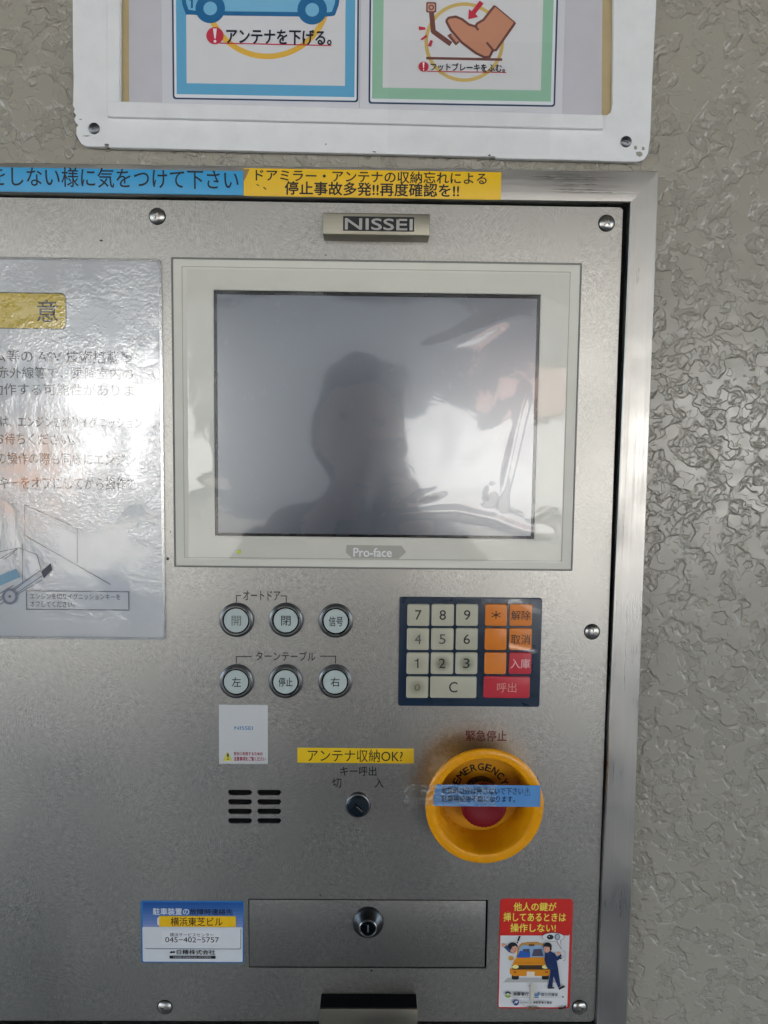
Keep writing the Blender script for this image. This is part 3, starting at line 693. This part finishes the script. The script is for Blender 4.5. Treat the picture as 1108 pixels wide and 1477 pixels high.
p.disc(292, 622, 52, (22, 24, 34), 42); p.disc(302, 652, 40, SK, 42); p.poly([(252, 640), (262, 600), (320, 590), (335, 612), (290, 625), (268, 665)], (22, 24, 34)); p.disc(290, 650, 4, BLK); p.disc(320, 650, 4, BLK); p.disc(312, 672, 8, (170, 40, 40), 6)
p.poly([(355, 515), (376, 510), (356, 568), (340, 566)], BLK); p.disc(342, 582, 8, BLK)
p.disc(722, 522, 120, (120, 70, 74), 48); p.disc(722, 522, 116, (220, 220, 222), 44); p.poly([(755, 566), (812, 660), (800, 560)], (150, 60, 60)); p.poly([(762, 562), (808, 642), (794, 556)], (220, 220, 222))
p.disc(690, 522, 36, (24, 30, 40), 26); p.disc(765, 520, 30, (120, 128, 140), 36); p.disc(768, 520, 18, (176, 182, 192), 24); p.disc(678, 516, 5, (220, 220, 220))
p.poly([(640, 680), (690, 670), (745, 700), (775, 860), (800, 1045), (775, 1060), (725, 940), (712, 1052), (664, 1050), (695, 880), (650, 840), (628, 760)], NV)
p.poly([(735, 700), (765, 740), (800, 700), (815, 715), (775, 770), (735, 770)], NV); p.disc(782, 692, 22, SK, 16)
p.disc(662, 618, 44, (20, 22, 30), 40); p.disc(655, 645, 34, SK, 40); p.poly([(622, 610), (640, 588), (700, 600), (706, 650), (690, 672), (682, 625), (630, 622)], (20, 22, 30)); p.disc(638, 642, 4, BLK)
p.poly([(660, 1052), (730, 1050), (732, 1066), (665, 1070)], (16, 18, 26)); p.poly([(775, 1060), (835, 1035), (850, 1048), (785, 1082)], (16, 18, 26))
p.line([(690, 880), (760, 880)], 3, (14, 26, 60)); p.line([(820, 668), (845, 668), (848, 765), (825, 770)], 4, (120, 124, 130)); p.disc(800, 746, 12, (30, 30, 34), 8); p.line([(806, 744), (830, 720)], 4, (30, 30, 34))
p.ring(240, 1130, 16, 34, (150, 176, 60), 20, 170); p.ring(240, 1130, 16, 34, (60, 70, 60), 200, 350)
p.text('消費者庁', 290, 1104, 462, 1144, BLK, .02); p.line([(290, 1158), (462, 1158)], 2.5, (120, 120, 120))
p.ring(543, 1118, 14, 32, (80, 130, 180), -40, 220); p.rect(520, 1156, 568, 1164, (60, 80, 110)); p.text('国土交通省', 592, 1112, 768, 1146, BLK, .012); p.line([(592, 1158), (800, 1158)], 2, (140, 140, 140))
p.disc(324, 1212, 32, (34, 66, 122)); p.poly([(300, 1228), (322, 1192), (346, 1196), (334, 1222), (322, 1214)], (216, 216, 220))
p.text('公益社団法人', 366, 1206, 466, 1222, (60, 60, 64)); p.text('立体駐車場工業会', 474, 1198, 706, 1228, BLK, .012)
RU = (120, 84, 60)
p.poly([(448, 1262), (470, 1250), (500, 1262), (550, 1254), (552, 1280), (520, 1290), (450, 1286)], RU); p.poly([(770, 1268), (820, 1262), (858, 1240), (856, 1262), (810, 1284), (775, 1282)], (34, 26, 26))
p.poly([(480, 1020), (520, 1008), (528, 1080), (512, 1180), (500, 1250), (486, 1250), (478, 1130)], (206, 200, 186)); p.disc(238, 243, 7, (230, 90, 70)); p.disc(466, 1034, 7, (150, 130, 100)); p.disc(405, 1238, 6, (170, 150, 120))
p.build('printing', t)

# laminated notice
LH = .0002
t, h = sticker('laminated_notice', -290, 372, 234, 918, LH, ink((214, 214, 216), .5), 'laminated paper notice with a yellow heading box taped at the left of the monitor', 'notice', .002, .0003)
G_ = (196, 196, 200)
p = Print(h)
p.rect(-120, 421, 96, 474, (92, 88, 60), 8); p.rect(-118, 422.6, 94.4, 472.4, (214, 184, 40), 7); p.text('注', -86, 432, -54, 464, (40, 38, 30), .01); p.text('意', 53, 433, 83, 464, (40, 38, 30), .01)
T = (24, 24, 28)
for s, l, r, y, hh in (('システム等の ASV 技術搭載車', -68, 192, 514, 18), ('赤外線等で、乗降室内の', -4, 192, 538, 17), ('誤動作する可能性がありま', -32, 193, 562, 17), ('は、エンジンを切りイグニッション', 1, 205, 609, 16), ('でお待ちください。', -24, 108, 633, 17),
                       ('の操作の際も同様にエンジン', -4, 196, 662, 17), ('キーをオフにしてから操作を', 0, 196, 697, 18)):
    p.text(s, l, y - hh / 2, r, y + hh / 2, T, .006)
p.frame(38, 852, 187, 880, 1.5, (90, 90, 94)); p.text('エンジンを切りイグニッションキーを', 44, 856, 174, 864.5, T, .004); p.text('オフしてください。', 44, 867, 108, 875.5, T, .004)
LN = (104, 106, 116)
for pts in ([(36, 728), (36, 772)], [(36, 728), (112, 762)], [(112, 762), (112, 812)], [(36, 772), (160, 843)], [(33, 784), (33, 840)], [(0, 806), (28, 790), (54, 800), (60, 822), (0, 862)], [(60, 822), (0, 866)], [(62, 830), (0, 872)], [(0, 856), (20, 844)], [(28, 790), (8, 806)], [(62, 836), (24, 858)], [(-60, 850), (-20, 800), (28, 790)], [(-60, 850), (-60, 880), (0, 866)]):
    p.line(pts, 1.1, LN)
p.disc(15, 860, 11, (120, 120, 136), 11.5); p.disc(15, 860, 7.5, (176, 178, 186), 8); p.disc(15, 860, 2, (100, 100, 110)); p.poly([(60, 824), (74, 812), (76, 822), (64, 834)], (70, 72, 84)); p.poly([(0, 830), (24, 820), (30, 832), (0, 845)], (120, 160, 184))
p.build('printing', t)
FILM = film('laminating_film', .03, 3.9, 330, .28, .0006, 12, lowamt=1.6, patch=22)
q = RC(-296, 369.5, 236, 921, LH + .0012)
lm = Print(LH + .0011); lm.raw(rr(*q, .003, 5), [list(range(24))], FILM); lm.build('laminate', t)
edge = film('laminate_edge', .15, 6., 420, .2, .0005, 14, (.93, .93, .93, 1))
link('sealed_edge', plate(rr(*q, .003, 5), [rev(rr(q[0] + .0022, q[1] + .0022, q[2] - .0022, q[3] - .0022, .002, 5))], LH + .0013, LH + .0017, .0001), t, mat=edge)

# ------------------------------------------------------------------ clear wrinkled films
def wrinkle_sheet(name, l, t, r, b, h, nx, ny, hf, mt, corners=None):
    bm = bmesh.new(); g = []
    u0, v0, u1, v1 = RC(l, t, r, b, h)
    for j in range(ny + 1):
        row = []
        for i in range(nx + 1):
            fx, fy = i / nx, j / ny; u = u0 + (u1 - u0) * fx; v = v1 + (v0 - v1) * fy
            row.append(bm.verts.new((u, -(h + hf(l + (r - l) * fx, t + (b - t) * fy)), v)))
        g.append(row)
    for j in range(ny):
        for i in range(nx): bm.faces.new((g[j][i], g[j + 1][i], g[j + 1][i + 1], g[j][i + 1]))
    me = bm_mesh(bm)
    for p in me.polygons: p.use_smooth = True
    return link(name, me, mat=mt)
def dseg(x, y, pts):
    best = 1e9; par = 0
    for k, ((x0, y0), (x1, y1)) in enumerate(zip(pts, pts[1:])):
        dx, dy = x1 - x0, y1 - y0; tt = max(0, min(1, ((x - x0) * dx + (y - y0) * dy) / (dx * dx + dy * dy)))
        d = math.hypot(x - x0 - tt * dx, y - y0 - tt * dy)
        if d < best: best = d; par = (k + tt) / (len(pts) - 1)
    return best, par
FOLDS = [([(600, 505), (640, 490), (700, 464), (745, 448)], 10, .3), ([(640, 500), (690, 480), (722, 460)], 8, .2),
         ([(757, 560), (745, 620), (733, 680), (722, 740)], 7, .7), ([(560, 742), (610, 736), (660, 734), (710, 744), (760, 762), (800, 768)], 7, .65), ([(590, 722), (640, 702)], 8, .4), ([(690, 640), (745, 585), (770, 550)], 18, .35), ([(320, 640), (300, 700)], 30, .6), ([(716, 690), (705, 720)], 10, .5), ([(770, 745), (800, 725)], 5, .5)]
def fh(x, y):
    hh = 0
    for pts, wd, a in FOLDS:
        d, s = dseg(x, y, pts)
        if d < wd * 3: hh += a * .0011 * math.exp(-(d / wd) ** 2) * (.35 + .65 * math.sin(math.pi * min(1, max(0, s))))
    e = min(x - 272, 815 - x, y - 392, 808 - y) / 40
    return hh * max(.0, min(1, e + .2)) + .0002 * mnoise.noise(Vector((x / 60, y / 60, 0))) * max(0, min(1, e))
o = wrinkle_sheet('protective_film', 271, 392, 815, 809, HB + .0006, 180, 140, fh, film('clear_protective_film', .04, 1.5, 60, .07, .0005, 10, lowamt=1.))
props(o, 'clear protective film with raised folds lying over the monitor screen', 'film')

def kh(x, y):
    hh = 0
    for pts, wd, a in (([(585, 905), (612, 918), (655, 914), (700, 900), (735, 872)], 6, .5), ([(700, 985), (712, 950), (735, 935), (770, 942)], 5, .6), ([(640, 930), (668, 945), (700, 950)], 7, .35), ([(745, 870), (770, 885)], 5, .4)):
        d, q_ = dseg(x, y, pts)
        if d < wd * 3: hh += a * .0007 * math.exp(-(d / wd) ** 2)
    return hh + .0002 * mnoise.noise(Vector((x / 26, y / 26, 4)))
o = wrinkle_sheet('keypad_film', 576, 863, 780, 1018, .0037, 80, 64, kh, film('clear_keypad_film', .05, 1.1, 80, .08, .0005, 14, lowamt=1.2))
props(o, 'clear creased protective film stuck over the navy keypad', 'film')

# strip of tape across the emergency stop, clear crumpled tape on its left end
HT = HR + .0009
q = RC(632, 1133.5, 780, 1163, HT)
tp = thing('warning_tape', ((q[0] + q[2]) / 2, -HT, q[1]), 'light blue tape strip with black lettering stretched across the yellow guard ring', 'tape')
def tape_mesh():
    bm = bmesh.new(); n = 40; rows = []
    u0, v0, u1, v1 = RC(617, 1132, 779.5, 1163, HT)
    for k in range(n + 1):
        f = k / n; u = u0 + (u1 - u0) * f; dz = -.0006 * math.sin(math.pi * f); hh = HT - (.0022 * max(0, (.12 - f) / .12) ** 1.3) + .00012 * math.sin(f * 31)
        top = v1 - .0003 * f + (-.004 * max(0, (.10 - f) / .10) + .0007 * math.sin(k * 2.1) * (f < .14)); bot = v0 - .0002 * f
        rows.append([bm.verts.new((u, -hh + dz * 0, bot)), bm.verts.new((u, -hh - .0002, (bot + top) / 2)), bm.verts.new((u, -hh, top))])
    for a, b in zip(rows, rows[1:]):
        for i in range(2): bm.faces.new((a[i], b[i], b[i + 1], a[i + 1]))
    me = bm_mesh(bm); bm = bmesh.new(); bm.from_mesh(me); bmesh.ops.solidify(bm, geom=bm.faces[:], thickness=.00012); me2 = bm_mesh(bm)
    for p in me2.polygons: p.use_smooth = True
    smooth(me2, 50); return me2
link('tape', tape_mesh(), tp, mat=plain('blue_tape', (92, 150, 212), .4, 0, .12))
p = Print(HT + .0005); p.text('非常時以外は押さないで下さい⚠', 637, 1135.5, 765, 1147, (20, 34, 60), .004); p.text('駐車場使用不能になります。', 637, 1147.5, 743, 1157, (20, 34, 60), .004); p.build('lettering', tp)
def ch(x, y):
    f = max(0, min(1, (x - 583) / 36)); base = .0003 + (HT + .0012) * (f * f * (3 - 2 * f))
    n = mnoise.noise(Vector((x / 7, y / 9, 3))) + .6 * mnoise.noise(Vector((x / 3.2, y / 4, 9)))
    return base + .0015 * n
def crumple(name, l, t, r, b, label):
    bm = bmesh.new(); nx, ny = 110, 34; g = []
    for j in range(ny + 1):
        row = []
        for i in range(nx + 1):
            x = l + (r - l) * i / nx; y = t + (b - t) * j / ny; y += 2.2 * mnoise.noise(Vector((x / 9, j * .1, 5))) + (x - l) * .01
            hh = ch(x, y); u, v = P(x, y, max(.0003, hh)); row.append(bm.verts.new((u, -max(.0003, hh), v)))
        g.append(row)
    for j in range(ny):
        for i in range(nx): bm.faces.new((g[j][i], g[j + 1][i], g[j + 1][i + 1], g[j][i + 1]))
    return props(link(name, bm_mesh(bm), mat=film('crumpled_clear_tape', .06, 4., 900, .5, .0008, 60, (.97, .97, .95, 1), 1.)), label, 'tape')
crumple('clear_tape', 582, 1131, 716, 1162, 'crumpled clear adhesive tape over the left end of the blue tape strip')

# ================================================================== NOTICE BOARD
HN = .0022
nbd = thing('notice_board', (P(528, 212, 0)[0], 0, P(528, 214, 0)[1]), 'white painted sheet metal notice board frame screwed to the wall above the control panel', 'notice board')
oc = [(103, -420), (105, 60), (106, 120), (105, 152), (108, 157), (106, 161), (110, 166), (107, 171), (109, 176), (113, 180), (110, 184), (110, 193), (113, 200), (117, 207), (124, 211), (150, 212), (154, 209.5), (158, 212.5),
      (300, 216), (420, 219), (560, 222), (705, 226), (713, 225), (716, 228), (840, 231), (900, 233), (921, 233), (930, 229), (935, 221), (938, 200), (941, 120), (947, 0), (960, -420)]
outer = [P(x, y, HN) for x, y in oc]
hole = [P(x, y, HN) for x, y in ((173, -400), (174, 146), (868, 166), (876, 166), (881, 162), (884, 150), (888, -400))]
# order outlines counter-clockwise
def ccw(pts):
    a = sum(pts[i][0] * pts[(i + 1) % len(pts)][1] - pts[(i + 1) % len(pts)][0] * pts[i][1] for i in range(len(pts)))
    return pts if a > 0 else list(reversed(pts))
link('frame', plate(ccw(outer), [rev(ccw(hole))], -.0022, HN, .0004), nbd, mat=M['white'])
lip = [P(x, y, HN + .001) for x, y in ((155, -380), (155, 146), (172, 146.5), (171, -380))]
link('side_lip', plate(ccw(lip), [], HN - .0002, HN + .0008, .0003), nbd, mat=M['white'])
rl = [P(x, y, .006) for x, y in ((155, 146), (870, 165.5), (870, 185.5), (155, 167.5))]
link('ledge', plate(ccw(rl), [], HN - .0003, .006, .0005), nbd, mat=M['white'])
link('backing_board', plate(ccw([P(x, y, -.002) for x, y in ((160, -410), (160, 182), (895, 190), (900, -410))]), [], -.0036, -.0026, .0001), nbd, mat=M['tan'])
bp = [P(x, y, -.0018) for x, y in ((185, -405), (186, 170), (868, 184), (872, -405))]
link('backing_sheet', plate(ccw(bp), [], -.0026, -.0021, .0001), nbd, mat=M['whiteb'])
bsm = screw_mesh(.0042, .0018); bsm.materials.clear(); bsm.materials.append(M['darkmetal'])
for x, y, a in ((136, 185.5, 12), (903, 204.5, 60)):
    u, v = P(x, y, HN); s = bpy.data.objects.new('screw', bsm); C.objects.link(s); s.parent = nbd; s.location = Vector((u, -HN, v)) - wloc(nbd); s.rotation_euler = (0, R_(a), 0)
HP = -.0020
# left poster
t = thing('poster', (P(385, 150)[0], -HP, P(385, 150)[1]), 'blue bordered poster of a blue car, at the left of the notice board', 'poster')
sheet(RC(232, -260, 520, 158, HP), HP, .0003, ink((206, 205, 212), .5), t)
NVY = (36, 62, 96)
p = Print(HP + .0004, .35)
p.rect(247.5, -250, 518.5, 145.3, NVY, 4); p.rect(250, -247, 516, 143, (224, 226, 230), 3); p.rect(253.3, -244, 513, 138, (98, 168, 206)); p.rect(268, -230, 499, 122, (216, 215, 218))
p.ring(386, -6, 83.5, 91.5, (226, 178, 70), 0, 360, 90)
DB, LB = (34, 104, 154), (122, 184, 218)
body = [(265, -8), (266, 6), (270, 17), (285, 19), (468, 21.5), (481, 20), (486, 6), (488, -14), (480, -36), (440, -52), (410, -88), (330, -88), (300, -50), (272, -40)]
p.poly(body, LB); p.line(body, 6, DB, True)
p.line([(268, 18.5), (478, 21)], 5.5, DB)
p.poly([(342, -80), (400, -80), (424, -50), (322, -50)], (216, 228, 236)); p.line([(270, -2), (277, 0), (277, 12)], 3, DB)
for x, y in ((303.5, 12.5), (450.5, 14.5)): p.disc(x, y, 21.3, DB); p.disc(x, y, 9.8, LB)
p.disc(310.3, 51.8, 12.4, (196, 50, 74)); p.poly([(307.6, 41.5), (313, 41.5), (311.4, 56), (309.4, 56)], (236, 230, 232)); p.disc(310.4, 60, 2.1, (236, 230, 232))
p.line([(317, 62.6), (478.3, 66)], 1.6, (196, 50, 74)); p.text('アンテナを下げる。', 327, 43, 478, 64.5, (28, 34, 50), .026)
p.build('printing', t)
# right poster
t = thing('poster', (P(670, 158)[0], -HP, P(670, 158)[1]), 'green bordered poster of a boot on a brake pedal, right side of the board', 'poster')
sheet(RC(521, -260, 817, 170, HP), HP, .0003, ink((208, 207, 213), .5), t)
p = Print(HP + .0004, .35)
p.rect(533.5, -250, 806.5, 152, NVY, 4); p.rect(536, -247, 804, 149.5, (224, 226, 230), 3); p.rect(538.5, -244, 800, 144.5, (148, 192, 166)); p.rect(554, -230, 785, 128.5, (216, 215, 217))
p.o = (520, 0, 3.693)
BR, SKN, RDD = (118, 74, 68), (198, 138, 110), (196, 50, 70)
p.ring(553, 225, 193, 212, (208, 178, 104), 0, 360, 90)
p.line([(350, 310), (755, 318)], 14, BR)
p.line([(378, 60), (388, 168), (482, 236)], 27, BR); p.rect(350, 12, 404, 68, BR, 8); p.rect(358, 20, 396, 60, (208, 158, 140), 5); p.ring(377, 40, 8, 15, BR)
p.poly([(462, 190), (482, 178), (528, 226), (508, 244)], BR); p.poly([(480, 188), (490, 184), (520, 218), (512, 228)], SKN)
boot = [(456, 112), (470, 96), (508, 90), (542, 104), (578, 132), (612, 142), (622, 126), (656, 106), (690, 62), (715, 32), (824, 122), (722, 268), (704, 270), (688, 304), (660, 306), (615, 284), (540, 228), (482, 162)]
p.poly(boot, SKN); p.line(boot[:10], 13, BR); p.line(boot[10:] + boot[:1], 13, BR); p.line([(715, 32), (824, 122)], 6, BR); p.line([(612, 140), (628, 162)], 12, BR); p.line([(672, 228), (706, 268)], 12, BR)
p.poly([(635, 5), (656, 20), (612, 76), (626, 92), (574, 105), (578, 50), (592, 62)], RDD)
for q in ([(310, 142), (346, 148), (346, 160), (312, 162)], [(318, 212), (350, 186), (356, 198), (330, 216)], [(358, 246), (374, 214), (386, 220), (376, 252)]): p.poly(q, RDD)
p.disc(336, 357, 27, RDD); p.poly([(331, 334), (341, 334), (338, 366), (334, 366)], (236, 230, 232)); p.disc(336, 374, 4, (236, 230, 232))
p.line([(355, 382), (775, 388)], 4, RDD); p.text('フットブレーキをふむ。', 374, 340, 768, 382, (28, 34, 50), .026)
p.build('printing', t)
def blot(cx0, cy0, rx, ry, n=14):
    return [(cx0 + rx * (.55 + .6 * random.random()) * math.cos(2 * math.pi * k / n), cy0 + ry * (.55 + .6 * random.random()) * math.sin(2 * math.pi * k / n)) for k in range(n)]
for x, y, rx, ry, c in ((922, 222, 6, 5, (150, 146, 134)), (917, 213, 3, 4, (150, 146, 134)), (928, 214, 3, 3, (150, 146, 134)), (125, 196, 6, .9, (130, 126, 116)), (116, 172, 3, .8, (140, 136, 126)), (154, 209, 4, 2, (90, 88, 82)), (540, 219, 3, 1, (70, 68, 64)), (706, 224, 2, 1.5, (70, 68, 64)), (470, 208, 1.5, 1, (120, 110, 96))):
    p = Print(HN + .00008, .6); p.poly(blot(x, y, rx, ry), c); p.build('paint_chip', nbd)
for x, y, rx, ry in ((242, 806, 2.6, 2.4), (246, 767, 1.2, 1.2), (775, 1123, 1.6, 1.3), (146, 347, 3, 1.6), (462, 1291, 2, 1.2), (250, 640, 1, 1.4), (812, 1438, 2, 1.2), (536, 1400, 2, 1.4), (470, 380 - 12, 1.4, 1), (868, 1384, 1.5, 1.5)):
    p = Print(.0003, .7); p.poly(blot(x, y, rx, ry), (62, 52, 42)); p.build('rust_spot', panel)
# clear strip with folds over the right of the board
def cs(x, y):
    return .0012 * math.exp(-((x - (742 + (y - 100) * -.45)) / 9) ** 2) + .0010 * math.exp(-((x - (766 + (y - 110) * -.2)) / 7) ** 2) + .0003 * mnoise.noise(Vector((x / 22, y / 30, 2)))
o = wrinkle_sheet('clear_sheet', 560, 60, 795, 222, .0068, 90, 60, cs, film('thin_clear_sheet', .05, .8, 80, .08, .0005, 14, lowamt=1.5))
props(o, 'clear plastic sheet with curved folds over the lower right of the notice board', 'plastic sheet')
